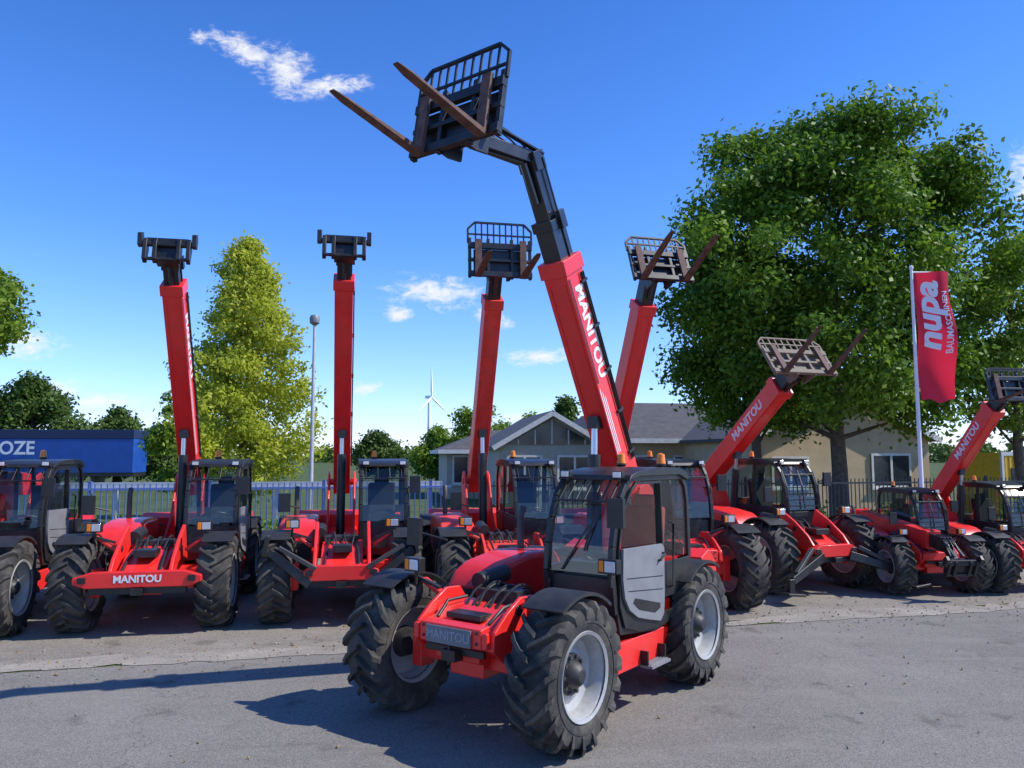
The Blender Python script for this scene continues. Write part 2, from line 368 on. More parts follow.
def telehandler(loc,fwd,label,W=2.8,scale=1.,e=58.,L1=3.9,L2=.35,L3=.0,tilt=10.,head=(.45,-.15),att='forks',stab=0,arms=0,bars=False,main=False,
                px=None,pz=1.9,bred='red',inner='black',cw=1.2,detail=True,text=True,back=.42,btext=False,bmat='black',ty=.92,by=-.07,cy=-.07):
    rz=math.atan2(fwd[1],fwd[0])
    root=empty('telehandler',(loc[0],loc[1],0),rz,scale)
    root['label']=label; root['category']='telehandler'
    hw=W/2; px=-hw-.24 if px is None else px
    fx,rx=hw,-hw
    b=MB()
    b.prism([(fx+.25,.62),(fx+.25,.95),(fx-.3,1.02),(-.2,.92),(rx-.1,1.0),(rx-.65,1.1),(rx-.65,.6),(rx-.2,.52),(fx-.2,.5)],-.3,.22)
    for x in(fx,rx):
        b.bar((x,-.75,.62),(x,.75,.62),.17,.17); b.bx(x-.16,x+.16,-.2,.2,.47,.78)
        for s_ in(-1,1): b.bx(x-.1,x+.1,s_*.68-.06,s_*.68+.06,.44,.82)
    for y in(by-.23,by+.23):
        b.prism([(px-.35,.95),(px-.22,pz+.1),(px-.08,pz+.2),(px+.12,pz+.14),(px+.5,1.3),(px+.95,.98)],y-.02,y+.02)
    b.tube([(px,by-.27,pz),(px,by+.27,pz)],.06,12)
    nz=MB()
    if not stab:
        b.prism([(fx-.35,1.06),(fx+.02,1.03),(fx+.27,.90),(fx+.30,.76),(fx+.12,.66),(fx-.3,.7)],-.44,.44)
        b.prism([(fx+.27,.78),(fx+.40,.79),(fx+.40,.96),(fx+.27,.98)],-.36,.36)
        for s_ in(-1,1):
            b.prism([(fx-.35,1.05),(fx-.25,1.18),(fx-.05,1.19),(fx+.16,1.08),(fx+.34,.94),(fx+.36,.78),(fx+.2,.66),(fx-.3,.66)],s_*.445-.022,s_*.445+.022)
            b.bar((fx-.05,s_*.45,1.10),(fx-.05,s_*.74,1.24),.08,.05)
            b.bx(fx+.36,fx+.41,s_*.40-.03,s_*.40+.03,.80,.94)
            for zz in(.84,.93): nz.lathe([(0,.016),(.012,.016),(.013,0)],8,0,'X',(fx+.40,s_*.31,zz))
            nz.lathe([(-.012,.05),(.012,.05)],12,0,'Y',(fx+.0,s_*.47,1.08))
            nz.tube([(fx-.2,s_*.30,1.10),(fx+.05,s_*.33,1.09),(fx+.22,s_*.30,.97)],.018,6)
        nz.bx(fx+.04,fx+.22,-.2,.2,.98,1.03); nz.box((fx+.36,0,.70),(.12,.16,.10)); nz.tube([(fx+.40,0,.62),(fx+.40,0,.80)],.018,8)
        nz.bx(fx+.30,fx+.34,-.34,.34,.70,.76)
    else:
        b.prism([(fx-.4,1.10),(fx+.1,1.02),(fx+.5,.82),(fx+.55,.6),(fx,.55)],-.30,.30)
        hb_=stab
        b.prism([(-hb_,.71),(-hb_,.79),(-hb_*.72,.86),(hb_*.72,.86),(hb_,.79),(hb_,.71),(hb_*.8,.65),(-hb_*.8,.65)],fx+.54,fx+.66,0,'X')
        for s_ in(-1,1):
            b.bar((fx-.05,s_*.45,1.05),(fx-.05,s_*.74,1.26),.08,.05)
            b.prism([(fx+.56,.84),(fx+.42,1.0),(fx+.1,1.22),(fx-.25,1.40),(fx-.45,.9),(fx+.3,.75)],s_*.38-.025,s_*.38+.025)
            nz.hose((fx-.3,s_*.2,1.12),(fx+.5,s_*.24,.84),.06,.022)
            nz.lathe([(-.035,.045),(.035,.045)],12,0,'Y',(fx+.1,s_*.38,1.1))
            nz.bx(fx+.661,fx+.68,s_*hb_*.85-.05,s_*hb_*.85+.05,.72,.80)
        nz.bx(fx+.05,fx+.35,-.14,.14,1.0,1.1); nz.bx(fx+.5,fx+.62,-hb_*.75,hb_*.75,.56,.648); nz.box((fx+.66,0,.60),(.12,.14,.09))
    nz.obj('nose_fittings',['black'],root,bevel=.006)
    b.prism([(rx-.45,.62),(rx-.40,1.28),(rx-.62,1.36),(rx-.82,1.2),(rx-.86,.75),(rx-.75,.6)],-.95,.95)
    b.prism([(fx-.62,.70),(fx-.72,.42),(rx+.75,.42),(rx+.50,.85),(rx+.62,1.12),(rx+.35,1.36),(rx+.12,1.36),(rx+.22,.9),(rx+.5,.70)],.72,1.0)
    b.bx(rx+.6,fx-.6,.2,.75,.5,.72)
    b.obj('chassis',[bred],root,bevel=.014)
    s=MB(); s.bx(-.42,-.02,1.0,1.13,.40,.425); s.bx(-.42,-.395,1.0,1.08,.425,.56,1); s.bx(-.045,-.02,1.0,1.08,.425,.56,1)
    for k in range(4): s.bx(-.40,-.04,1.015+k*.027,1.023+k*.027,.425,.437)
    s.obj('step',['grey','black'],root)
    s=MB(); s.bx(-.7,.7,-.28,.2,.38,.55); s.tube([(rx,-.05,.6),(fx,-.05,.6)],.05); s.bx(-.55,.5,-1.0,-.45,.45,.72)
    s.obj('gearbox',['dgrey'],root,bevel=.02)
    s=MB()
    s.prism([(fx-.72,.72),(fx-.70,1.08),(fx-.80,1.22),(fx-1.0,1.31),(-.2,1.38),(rx+.55,1.37),(rx+.42,1.2),(rx+.65,.72)],-1.02,-.42)
    h=s.obj('engine_hood',[bred],root,bevel=.07)
    s=MB(); s.bx(fx-.70,fx-.68,-.96,-.48,.78,1.06)
    for k in range(6): s.bx(fx-.68,fx-.665,-.94,-.5,.80+k*.044,.82+k*.044)
    s.bx(-.3,.4,-1.035,-1.02,.8,1.15)
    for k in range(8): s.bx(-.26+k*.08,-.22+k*.08,-1.042,-1.035,.84,1.12)
    s.obj('grille',['blackp'],h)
    s=MB(); s.tube([(-.5,-.8,1.35),(-.5,-.8,1.75),(-.56,-.8,1.85)],.04,10); s.obj('exhaust_pipe',['dgrey'],root)
    # valve block and curved hoses
    s=MB()
    s.box((fx-.48,-.10,1.08),(.34,.36,.16)); s.box((fx-.40,.14,1.10),(.2,.18,.14)); s.tube([(fx-.85,-.34,1.24),(fx-.42,-.34,1.20)],.09,14)
    for k in range(6):
        s.hose((fx-.72,-.26+k*.08,1.08),(fx-.08,-.22+k*.07,1.02),.13+.02*(k%3),.013,.04*((k%2)*2-1))
    s.obj('hydraulic_hoses',['blackp'],root,smooth=60)
    for x in(fx,rx):
        for y in(-ty,ty): wheel(root,x,y,.62)
    for y in(-ty-.01,ty+.01):
        fender(root,fx,y,58,128,w=.40)
        fender(root,rx,y,48,120,w=.42)
    cab(root,bars,detail)
    mirror(root,.62,1.12,1.95,1); mirror(root,fx-.05,-.85,1.72,-1)
    headlight(root,.60,1.02,1.44) if main else headlight(root,fx+.1,.72,1.40)
    headlight(root,fx+.1,-.72,1.40)
    er=R(e)
    b=MB()
    b.prism([(-.16,-.16),(-.22,0),(-.16,.15),(.3,.19),(L1,.19),(L1,-.19),(.3,-.19)],-.15,.15)
    boom=b.obj('boom',[bred],root,(px,by,pz),(0,-er,0),bevel=.012)
    b=MB()
    b.prism([(L1-.16,-.215),(L1-.16,.215),(L1+.015,.205),(L1+.015,-.205)],-.172,.172)
    b.obj('boom_collar',[bred],boom,bevel=.01)
    b=MB(); b.bx(L1-.3,L1+L2,-.112,.112,-.142,.142); b.bx(L1+L2-.1,L1+L2+.01,-.13,.13,-.16,.16)
    if L3>0:
        b.bx(L1+L2-.1,L1+L2+L3,-.088,.088,-.11,.11)
    b.tube([(L1,.12,.05),(L1+L2+L3,.12,.05)],.012,6); b.box((L1+L2-.02,.145,.05),(.2,.05,.11))
    b.obj('inner_boom',[inner],boom,bevel=.008)
    Lt=L1+L2+L3
    b=MB(); b.tube([(.5,.165,.12),(L1-.2,.165,.12)],.011,6); b.tube([(.5,.165,.15),(L1-.2,.165,.15)],.011,6)
    b.tube([(.5,.165,.08),(L1-.2,.165,.08)],.008,6)
    for q in range(5): b.box((.6+q*(L1-.9)/4,.165,.12),(.03,.03,.12))
    b.obj('boom_pipes',['black'],boom)
    b=MB()
    for y in(-.10,.10): b.bx(.6,L1-.25,y-.012,y+.012,-.199,-.191)
    b.obj('boom_rails',[bred],boom)
    if text:
        tx=L1-.72 if main else L1-.95
        sz=.245 if main else .25
        lettering('MANITOU',sz,(-1,0,0),(0,0,1),(0,1,0),(tx-.15,.1525,-.01),boom,bold=.008,sx=1.0)
        lettering('MANITOU',sz,(1,0,0),(0,0,1),(0,-1,0),(tx-.15,-.1525,.0),boom,bold=.006)
        b=MB()
        for k in range(3):
            b.prism([(.7,-.17+.035*k),(L1-1.55-.06*k,-.17+.035*k),(L1-1.50-.06*k,-.155+.035*k),(.7,-.155+.035*k)],.1505,.153)
        for k in range(2):
            b.prism([(L1-1.45,-.175+.025*k),(L1-.2,-.175+.025*k),(L1-.2,-.163+.025*k),(L1-1.45,-.163+.025*k)],.1505,.153,1)
        b.obj('boom_stripes',['white','black'],boom,smooth=0)
    ux,uz=math.cos(er),math.sin(er)
    def BP(d,off=0): return Vector((px+ux*d-uz*off,by,pz+uz*d+ux*off))
    p0=Vector((px+.85,by,.98)); p1=BP(1.15,-.22); mid_=p0.lerp(p1,.8)
    b=MB(); b.tube([p0,mid_],.075,14,0); b.tube([mid_,p1],.04,12,1); b.box(p1,(.12,.14,.14),None,0); b.obj('lift_cylinder',['black','chrome'],root)
    Tt=BP(Lt); Ct=Vector((Tt.x+head[0],cy,Tt.z+head[1]))
    tr=R(tilt)
    up=Vector((-math.sin(tr),0,math.cos(tr))); fw=Vector((math.cos(tr),0,math.sin(tr)))
    att0=Ct+up*.22-fw*.22
    b=MB()
    b.bar(BP(Lt-.12),BP(Lt+.08),.19,.23,0,(0,1,0))
    b.bar(BP(Lt+.0),att0,.14,.18,0,(0,1,0),.12,.15)
    for y in(-.10,.10):
        a=BP(Lt+.02,.10); c2=Ct+up*.42-fw*.12
        b.bar((a.x,a.y+y,a.z),(c2.x,c2.y+y,c2.z),.025,.06,0,(0,1,0))
    b.tube([BP(Lt-.45,-.14),BP(Lt+.0,-.16)],.04,10,0); b.tube([BP(Lt+.0,-.16),att0+up*-.08],.024,10,0)
    for k in range(3):
        o=Vector((0,-.05+.05*k,0)); b.hose(BP(Lt-.3,.14)+o,att0+up*.2+o*2,.16,.012)
    b.tube([att0+Vector((0,-.14,0)),att0+Vector((0,.14,0))],.06,12,0)
    b.obj('boom_head',['navy'],root,bevel=.006)
    carriage(root,Ct,tr,att,cw,back,bmat)
    if main:
        s=MB(); s.box((fx+.415,0,.87),(.02,.52,.15),None,0); s.obj('front_plate',['plate'],root,bevel=.004)
        lettering('MANITOU',.11,(0,1,0),(0,0,1),(1,0,0),(fx+.426,0,.87),root,mat='greytext',bold=.001)
    if btext:
        lettering('MANITOU',.13,(0,1,0),(0,0,1),(1,0,0),(fx+.663,.0,.76),root,bold=.004)
    if arms:
        for s_ in(-1,1):
            s=MB()
            if arms==1:
                s.bar((fx+.60,s_*.42,.60),(fx+.52,s_*1.0,1.06),.13,.16,0,(1,0,0),.10,.11)
                s.bar((fx+.66,s_*.35,.82),(fx+.62,s_*.86,1.12),.06,.06,1)
                s.box((fx+.5,s_*1.04,1.14),(.28,.05,.28),(s_*.2,0,0))
            else:
                s.bar((fx+.62,s_*.3,.66),(fx+1.0,s_*1.25,.36),.15,.16,0,(1,0,0),.12,.12)
                s.bar((fx+.64,s_*.50,.80),(fx+.95,s_*1.1,.46),.07,.07,1)
                s.box((fx+1.05,s_*1.32,.17),(.36,.34,.04),(s_*.10,0,0)); s.bx(fx+.99,fx+1.09,s_*1.30-.05,s_*1.30+.05,.18,.40)
            s.obj('stabiliser',['black','dgrey'],root,bevel=.01)
    return root

F=(-.6,-.8)
telehandler((.43,8.14),F,'red telehandler with raised black boom and rusty forks on asphalt',W=2.52,scale=.975,e=61,L1=3.06,L2=.45,L3=.66,tilt=10,head=(1.06,-.18),main=True,px=-1.58,pz=1.94,inner='navy',cw=1.13,ty=.96,back=.40,by=.03,cy=-.13)
G=(.2,-.98)
rows=[
 dict(loc=(-8.0,11.8),fwd=G,label='red telehandler with lowered boom parked at the row end',e=3,L1=3.0,L2=.2,tilt=0,head=(.3,-.9),att='coupler',bars=False,text=False),
 dict(loc=(-5.38,12.47),fwd=G,label='red telehandler with lettered front beam and long raised boom',e=58,L1=3.8,L2=.35,tilt=15,head=(.38,-.1),att='coupler',stab=.80,btext=True),
 dict(loc=(-2.80,13.05),fwd=G,label='red telehandler with raised black stabiliser arms and bare coupler',e=59,L1=4.0,L2=.35,tilt=15,head=(.35,-.1),att='coupler',stab=.52,arms=1,text=False),
 dict(loc=(-.30,13.5),fwd=G,label='faded red telehandler with raised boom and fork backrest',e=61,L1=3.70,L2=.55,tilt=5,head=(.45,-.3),att='forks',bred='redf',text=False,cw=1.08,back=.36),
 dict(loc=(2.32,13.6),fwd=(.26,-.965),label='red telehandler with raised boom and rusty forks behind others',e=59.5,L1=3.65,L2=.6,tilt=24,head=(.5,-.3),att='forks',cw=1.08,back=.3,text=False),
 dict(loc=(4.90,15.5),fwd=(.34,-.94),label='red telehandler with stabilisers and half raised forks',e=36,L1=3.1,L2=.3,tilt=36,head=(.45,-.05),att='forks',stab=.45,arms=2,bars=True,cw=1.4,back=.3,bmat='tan'),
 dict(loc=(7.25,14.8),fwd=(.1,-.99),label='compact red telehandler with lowered boom and window guard',W=2.6,scale=.76,e=-6,L1=3.1,L2=.45,pz=1.55,tilt=-20,head=(.4,-.65),att='coupler',bars=True,text=False,inner='black'),
 dict(loc=(9.10,15.1),fwd=(.15,-.99),label='red telehandler with half raised boom and lettering',W=2.6,scale=.80,e=46,L1=3.1,L2=.25,tilt=12,head=(.45,-.1),att='forks',bars=True,cw=1.2,back=.2),
]
for r_ in rows:
    o=telehandler(detail=False,**r_); o['group']='telehandlers parked in a row'

# ------------------------------------------------------------ ground
def ground_mat(name,c0,c1,speck=.35,scale=.35,fs=140,bump=.5,stain=None,rough=.85):
    m=bpy.data.materials.new(name); m.use_nodes=True; nt=m.node_tree; p=nt.nodes['Principled BSDF']; L=nt.links.new
    tc=N(nt,'ShaderNodeTexCoord')
    a=N(nt,'ShaderNodeTexNoise'); a.inputs['Scale'].default_value=scale; a.inputs['Detail'].default_value=8; a.inputs['Roughness'].default_value=.65; L(tc.outputs['Object'],a.inputs['Vector'])
    r=N(nt,'ShaderNodeValToRGB'); r.color_ramp.elements[0].position=.32; r.color_ramp.elements[1].position=.68
    r.color_ramp.elements[0].color=(*c0,1); r.color_ramp.elements[1].color=(*c1,1); L(a.outputs['Fac'],r.inputs['Fac'])
    f=N(nt,'ShaderNodeTexVoronoi'); f.inputs['Scale'].default_value=fs; L(tc.outputs['Object'],f.inputs['Vector'])
    sp=N(nt,'ShaderNodeMapRange'); sp.inputs['To Min'].default_value=1-speck; sp.inputs['To Max'].default_value=1+speck; L(f.outputs['Color'],sp.inputs['Value'])
    mu=N(nt,'ShaderNodeMix',data_type='RGBA',blend_type='MULTIPLY'); mu.inputs[0].default_value=1; L(r.outputs[0],mu.inputs[6]); L(sp.outputs[0],mu.inputs[7])
    out=mu.outputs[2]
    if stain:
        s=N(nt,'ShaderNodeTexNoise'); s.inputs['Scale'].default_value=1.1; s.inputs['Detail'].default_value=10; s.inputs['Roughness'].default_value=.75; s.inputs['Distortion'].default_value=.6
        mp=N(nt,'ShaderNodeMapping'); mp.inputs['Rotation'].default_value=(0,0,R(-13)); mp.inputs['Scale'].default_value=(.35,1.3,1); L(tc.outputs['Object'],mp.inputs[0]); L(mp.outputs[0],s.inputs['Vector'])
        sr=N(nt,'ShaderNodeMapRange'); sr.inputs['From Min'].default_value=.5; sr.inputs['From Max'].default_value=.72; sr.inputs['To Max'].default_value=.8; L(s.outputs['Fac'],sr.inputs['Value'])
        mx=N(nt,'ShaderNodeMix',data_type='RGBA'); L(sr.outputs[0],mx.inputs[0]); L(out,mx.inputs[6]); mx.inputs[7].default_value=(*stain,1); out=mx.outputs[2]
        s3=N(nt,'ShaderNodeTexNoise'); s3.inputs['Scale'].default_value=1.7; s3.inputs['Detail'].default_value=5; L(tc.outputs['Object'],s3.inputs['Vector'])
        s4=N(nt,'ShaderNodeMapRange'); s4.inputs['From Min'].default_value=.62; s4.inputs['From Max'].default_value=.72; s4.inputs['To Min'].default_value=1; s4.inputs['To Max'].default_value=.62; L(s3.outputs['Fac'],s4.inputs['Value'])
        m4=N(nt,'ShaderNodeMix',data_type='RGBA',blend_type='MULTIPLY'); m4.inputs[0].default_value=1; L(out,m4.inputs[6]); L(s4.outputs[0],m4.inputs[7]); out=m4.outputs[2]
        v=N(nt,'ShaderNodeTexVoronoi',feature='DISTANCE_TO_EDGE'); v.inputs['Scale'].default_value=.28
        nn=N(nt,'ShaderNodeTexNoise'); nn.inputs['Scale'].default_value=2.5; nn.inputs['Detail'].default_value=6; L(tc.outputs['Object'],nn.inputs['Vector'])
        ad=N(nt,'ShaderNodeVectorMath',operation='ADD'); L(tc.outputs['Object'],ad.inputs[0]); L(nn.outputs['Color'],ad.inputs[1]); L(ad.outputs[0],v.inputs['Vector'])
        cr=N(nt,'ShaderNodeMapRange'); cr.inputs['From Max'].default_value=.004; cr.inputs['To Min'].default_value=.72; cr.inputs['To Max'].default_value=1; L(v.outputs['Distance'],cr.inputs['Value'])
        m2=N(nt,'ShaderNodeMix',data_type='RGBA',blend_type='MULTIPLY'); m2.inputs[0].default_value=1; L(out,m2.inputs[6]); L(cr.outputs[0],m2.inputs[7]); out=m2.outputs[2]
    L(out,p.inputs['Base Color']); p.inputs['Roughness'].default_value=rough; p.inputs['Specular IOR Level'].default_value=.15
    b=N(nt,'ShaderNodeBump'); b.inputs['Strength'].default_value=bump; b.inputs['Distance'].default_value=.004; L(f.outputs['Distance'],b.inputs['Height']); L(b.outputs[0],p.inputs['Normal'])
    return m
def sheet(name,poly,z,mat,kind='structure'):
    me=bpy.data.meshes.new(name); me.from_pydata([(x,y,z) for x,y in poly],[],[tuple(range(len(poly)))]); me.materials.append(mat)
    o=bpy.data.objects.new(name,me); COL.objects.link(o); o['kind']=kind; return o
gr=ground_mat('grass_ground',(.05,.08,.018),(.11,.13,.04),.5,.5,30,.3)
asp=ground_mat('asphalt_yard',(.182,.167,.145),(.245,.225,.196),.5,.35,120,.3,stain=(.28,.255,.215))
asp2=ground_mat('asphalt_parking',(.205,.182,.148),(.285,.253,.207),.5,.6,100,.3,stain=(.35,.31,.25))
conc=ground_mat('worn_strip',(.25,.225,.185),(.37,.33,.27),.35,1.6,90,.3,rough=.9,stain=(.21,.19,.16))
sheet('ground',[(-2500,-300),(2500,-300),(2500,3000),(-2500,3000)],0-.012,gr)
def ln(x,off=0): return 10.35+.27*x+off
sheet('yard',[(-60,-20),(60,-20),(60,ln(60)),(-60,ln(-60))],-.008,asp)
sheet('pavement',[(-60,ln(-60,.35)),(60,ln(60,.35)),(60,ln(60,11)),(-60,ln(-60,11))],-.006,asp2)
lo=[];hi=[]
x=-40.
while x<40:
    lo.append((x,ln(x,-.02+random.gauss(0,.035)+.08*math.sin(x*.7)))); hi.append((x,ln(x,.46+random.gauss(0,.07)+.12*math.sin(x*1.3+1)))); x+=.22
lo=[(-60,ln(-60))]+lo+[(60,ln(60))]; hi=[(-60,ln(-60,.45))]+hi+[(60,ln(60,.45))]
me=bpy.data.meshes.new('path'); n=len(lo)
me.from_pydata([(a,b_,-.002) for a,b_ in lo]+[(a,b_,-.002) for a,b_ in hi],[],[(i,i+1,n+i+1,n+i) for i in range(n-1)]); me.materials.append(conc)
o=bpy.data.objects.new('path',me); COL.objects.link(o); o['kind']='structure'
b=MB()
for i in range(1300):
    x=random.uniform(-9,12); y=ln(x)+random.gauss(.2,.55) if random.random()<.7 else random.uniform(5.0,15)
    s_=random.uniform(.006,.02); a=random.random()*6
    b.box((x,y,s_*.3),(s_*1.4,s_,s_*.6),(random.random(),random.random(),a),random.choice((0,0,1)))
g=b.obj('gravel',[mk('grit',(.3,.27,.22),.9),mk('dry_leaf',(.3,.2,.07),.8)],smooth=0); g['kind']='stuff'; g['label']='loose grit and dry leaves scattered on the yard'

# ------------------------------------------------------------ trees
def leafmat(name,col,col2,tr=.35):
    m=bpy.data.materials.new(name); m.use_nodes=True; nt=m.node_tree; nt.nodes.clear(); L=nt.links.new
    o=N(nt,'ShaderNodeOutputMaterial'); at=N(nt,'ShaderNodeAttribute',attribute_name='tint')
    mx=N(nt,'ShaderNodeMix',data_type='RGBA'); mx.inputs[6].default_value=(*col,1); mx.inputs[7].default_value=(*col2,1); L(at.outputs['Fac'],mx.inputs[0])
    d=N(nt,'ShaderNodeBsdfPrincipled'); L(mx.outputs[2],d.inputs['Base Color']); d.inputs['Roughness'].default_value=.5; d.inputs['Specular IOR Level'].default_value=.25
    t=N(nt,'ShaderNodeBsdfTranslucent'); L(mx.outputs[2],t.inputs[0])
    s=N(nt,'ShaderNodeMixShader'); s.inputs[0].default_value=tr; L(d.outputs[0],s.inputs[1]); L(t.outputs[0],s.inputs[2]); L(s.outputs[0],o.inputs[0])
    return m
M['bark']=mk('bark',(.11,.085,.06),.9,var=.4,scale=8,bump=.8,bscale=20)
def leaves(centers,radii,n,size,flat=.8,spread=.8):
    centers=np.array(centers);radii=np.array(radii)
    w=radii**2; w/=w.sum()
    idx=rng.choice(len(radii),n,p=w)
    d=rng.normal(size=(n,3)); d/=np.linalg.norm(d,axis=1)[:,None]
    rr=radii[idx]*np.clip(np.abs(rng.normal(.85,.36,n)),0,1.9)*spread
    p=centers[idx]+d*rr[:,None]*np.array([1,1,flat])
    nn=d*.7+rng.normal(size=(n,3))*.6+np.array([0,0,.3]); nn/=np.linalg.norm(nn,axis=1)[:,None]
    t=np.cross(nn,rng.normal(size=(n,3))); t/=np.linalg.norm(t,axis=1)[:,None]; b=np.cross(nn,t)
    s=size*rng.uniform(.55,1.25,n)[:,None]
    V=np.stack([p-t*s*.9,p-b*s*.5+t*s*.05,p+t*s*.9,p+b*s*.5+t*s*.05],1).reshape(-1,3)
    tint=np.clip(rng.normal(.45,.22,n)+ (rng.normal(0,.18,len(radii)))[idx],0,1)
    return V,tint
def leafobj(name,V,tint,mat,parent=None):
    n=len(tint); me=bpy.data.meshes.new(name)
    me.vertices.add(n*4); me.vertices.foreach_set('co',V.astype('f').ravel())
    me.loops.add(n*4); me.loops.foreach_set('vertex_index',np.arange(n*4,dtype='i'))
    me.polygons.add(n); me.polygons.foreach_set('loop_start',np.arange(0,n*4,4,dtype='i'))
    me.update(calc_edges=True)
    a=me.attributes.new('tint','FLOAT','FACE'); a.data.foreach_set('value',tint.astype('f'))
    me.materials.append(mat)
    return mkobj(name,me,parent)
def tree(loc,label,env,ncl,crad,nleaf,size,mat,trunk_r,th,limbs=10,kmin=.12,spread=.8,irr=.16):
    root=empty('tree',(loc[0],loc[1],0)); root['label']=label; root['category']='tree'; root['group']='trees around the yard'
    z0,z1,f,sx=env
    cs=[];rs=[]
    for i in range(ncl):
        t=rng.random()**.9; a=rng.random()*2*math.pi; rad=f(t)
        k=math.sqrt(rng.uniform(kmin,1)); wob=1+irr*math.sin(3*a+5*t)+irr*.7*math.sin(7*a+11*t)
        cr=crad*rng.uniform(.5,1.35)*(.6+.4*min(1,rad/3))
        q=max(0,rad*wob-cr*.6)*k
        cs.append((q*math.cos(a)*sx,q*math.sin(a),z0+(z1-z0)*t)); rs.append(cr)
    b=MB(); H=z0+(z1-z0)*.75
    pts=[(0,0,-.1),(0.02,0,.4),(.05,.05,th*.5),(.0,.1,th),(.1,0,(th+H)/2),(0,0,H)]
    b.tube(pts,[trunk_r*1.35,trunk_r,trunk_r*.85,trunk_r*.75,trunk_r*.45,trunk_r*.12],12)
    sel=rng.choice(ncl,min(ncl,limbs),replace=False)
    for i in sel:
        c=Vector(cs[i]); zz=max(th*.75,min(H*.9,c.z-1.2-.25*math.hypot(c.x,c.y))); s=Vector((0,0,zz)); mid=s.lerp(c,.5)+Vector((0,0,-.1+.25*rng.random()))
        b.tube([s,mid,c],[trunk_r*.32,trunk_r*.18,trunk_r*.04],7)
    b.obj('trunk',['bark'],root,smooth=60)
    V,t=leaves(cs,rs,nleaf,size,spread=spread); leafobj('crown',V,t,mat,root)
    return root
oak=leafmat('oak_leaves',(.065,.145,.012),(.22,.36,.03),.40)
lime=leafmat('light_leaves',(.40,.46,.04),(.60,.62,.08),.5)
mid=leafmat('mid_leaves',(.12,.21,.02),(.27,.38,.04),.4)
darkl=leafmat('dark_leaves',(.05,.10,.018),(.14,.21,.035))
def oakf(t): return 5.5*(.55+.45*math.sin(min(1,(t+.10)/.5)*math.pi/2))*(1 if t<.42 else math.sqrt(max(0,1-((t-.42)/.62)**2)))
tree((10.75,25.6),'large dense green oak behind the parked telehandlers',(3.6,13.3,oakf,1.02),330,.82,118000,.115,oak,.29,3.9,20,.22,.9,.17)
tree((8.5,27),'slender oak with shaded trunk beside the large oak',(3.6,9.6,lambda t:3.6*math.sin(math.pi*min(1,.15+t*.85))**.6,1.0),80,.8,24000,.115,oak,.20,3.6,10,.2,.9,.2)
tree((17.0,26),'bright green tree beside the flag pole',(3.1,9.0,lambda t:2.8*math.sin(math.pi*min(.98,.2+t*.8))**.6,1),80,.7,18000,.115,mid,.2,2.7,10)
def mapf(t): return 2.85*min(1,.62+t*1.4)*(1-t)**.55+.12 if t<1 else .1
tree((-9.0,26),'full airy yellow green young maple behind the fence',(1.2,9.7,mapf,1),420,.44,46000,.09,lime,.12,1.6,36,.01,1.0,.15)
tree((-12.6,30),'small dark green tree by the fence',(1,5.6,lambda t:1.4*math.sin(math.pi*min(.98,.2+t*.75)),1),28,.7,7000,.12,mid,.14,1.5,8)
tree((-18.2,25),'green tree reaching in from beside the yard',(5.6,9.0,lambda t:2.5*math.sin(math.pi*min(.98,.15+t*.8)),1),45,.7,13000,.12,mid,.22,4,8)
for x,y,h,w in((-36,58,8.0,4.5),(-42,60,7.6,4.5),(-31.5,62,5.8,2.6),(-27,60,4.6,2.2)):
    tree((x,y),'round dark green tree beyond the trailer',(1.0,h,lambda t,w=w:w*math.sin(math.pi*min(.98,.25+t*.7)),1),80,.9,14000,.22,darkl,.3,2,4,.12,.95)
for x,y,h,w,mt in((-2.5,62,6.6,3.4,mid),(-6.3,66,4.4,2.6,mid),(1.5,60,5.2,2.4,mid),(-12,70,4.2,3,darkl),(4.6,66,7.0,2.0,darkl)):
    tree((x,y),'green tree behind the low building',(.8,h,lambda t,w=w:w*math.sin(math.pi*min(.98,.25+t*.7)),1),60,.75,10000,.2,mt,.25,2,4,.12,.95)
cs=[];rs=[]
for i in range(420):
    x=rng.uniform(-330,330); cs.append((x,rng.uniform(240,270),rng.uniform(0,4)+1.5*math.sin(x*.05))); rs.append(rng.uniform(2.5,4.5))
V,t=leaves(cs,rs,26000,1.0); o=leafobj('wood',V,t,darkl); o['kind']='stuff'; o['label']='distant dark green wood along the horizon'
cs=[];rs=[]
for i in range(170):
    x=rng.uniform(-24,22); cs.append((x,21.3+.22*x+rng.uniform(0,.8),rng.uniform(.1,.7))); rs.append(rng.uniform(.3,.6))
V,t=leaves(cs,rs,16000,.09); o=leafobj('undergrowth',V,t,mid); o['kind']='stuff'; o['label']='low green undergrowth along the fence'

# ------------------------------------------------------------ fence
def fence(x0,x1,mat,label,step=.125,h=1.75):
    def fy(x): return 19.6+.22*x
    b=MB()
    x=x0
    while x<x1:
        b.bar((x,fy(x),.08),(x,fy(x),h),.022,.022); x+=step
    b.bar((x0,fy(x0),h-.12),(x1,fy(x1),h-.12),.03,.045); b.bar((x0,fy(x0),.2),(x1,fy(x1),.2),.03,.045)
    x=x0
    while x<=x1+.01:
        b.bar((x,fy(x)+.05,-.05),(x,fy(x)+.05,h+.06),.07,.07); x+=2.5
    o=b.obj('metal_fence',[mat],smooth=0); o['label']=label; o['category']='fence'
M['fgrey']=mk('fence_steel',(.5,.51,.52),.5,metal=.1); M['fblue']=mk('fence_blue',(.10,.18,.42),.5,metal=.1); M['fdark']=mk('fence_dark',(.03,.035,.04),.5)
fence(-22,-1.5,'fblue','blue grey steel bar fence behind the parked machines')
fence(-1.2,22,'fdark','dark steel bar fence in front of the building')
b=MB(); b.bar((-15,20.6,1.55),(-2,22.4,1.55),.06,.22); b.bar((-15,20.57,1.50),(-2,22.37,1.50),.06,.06)
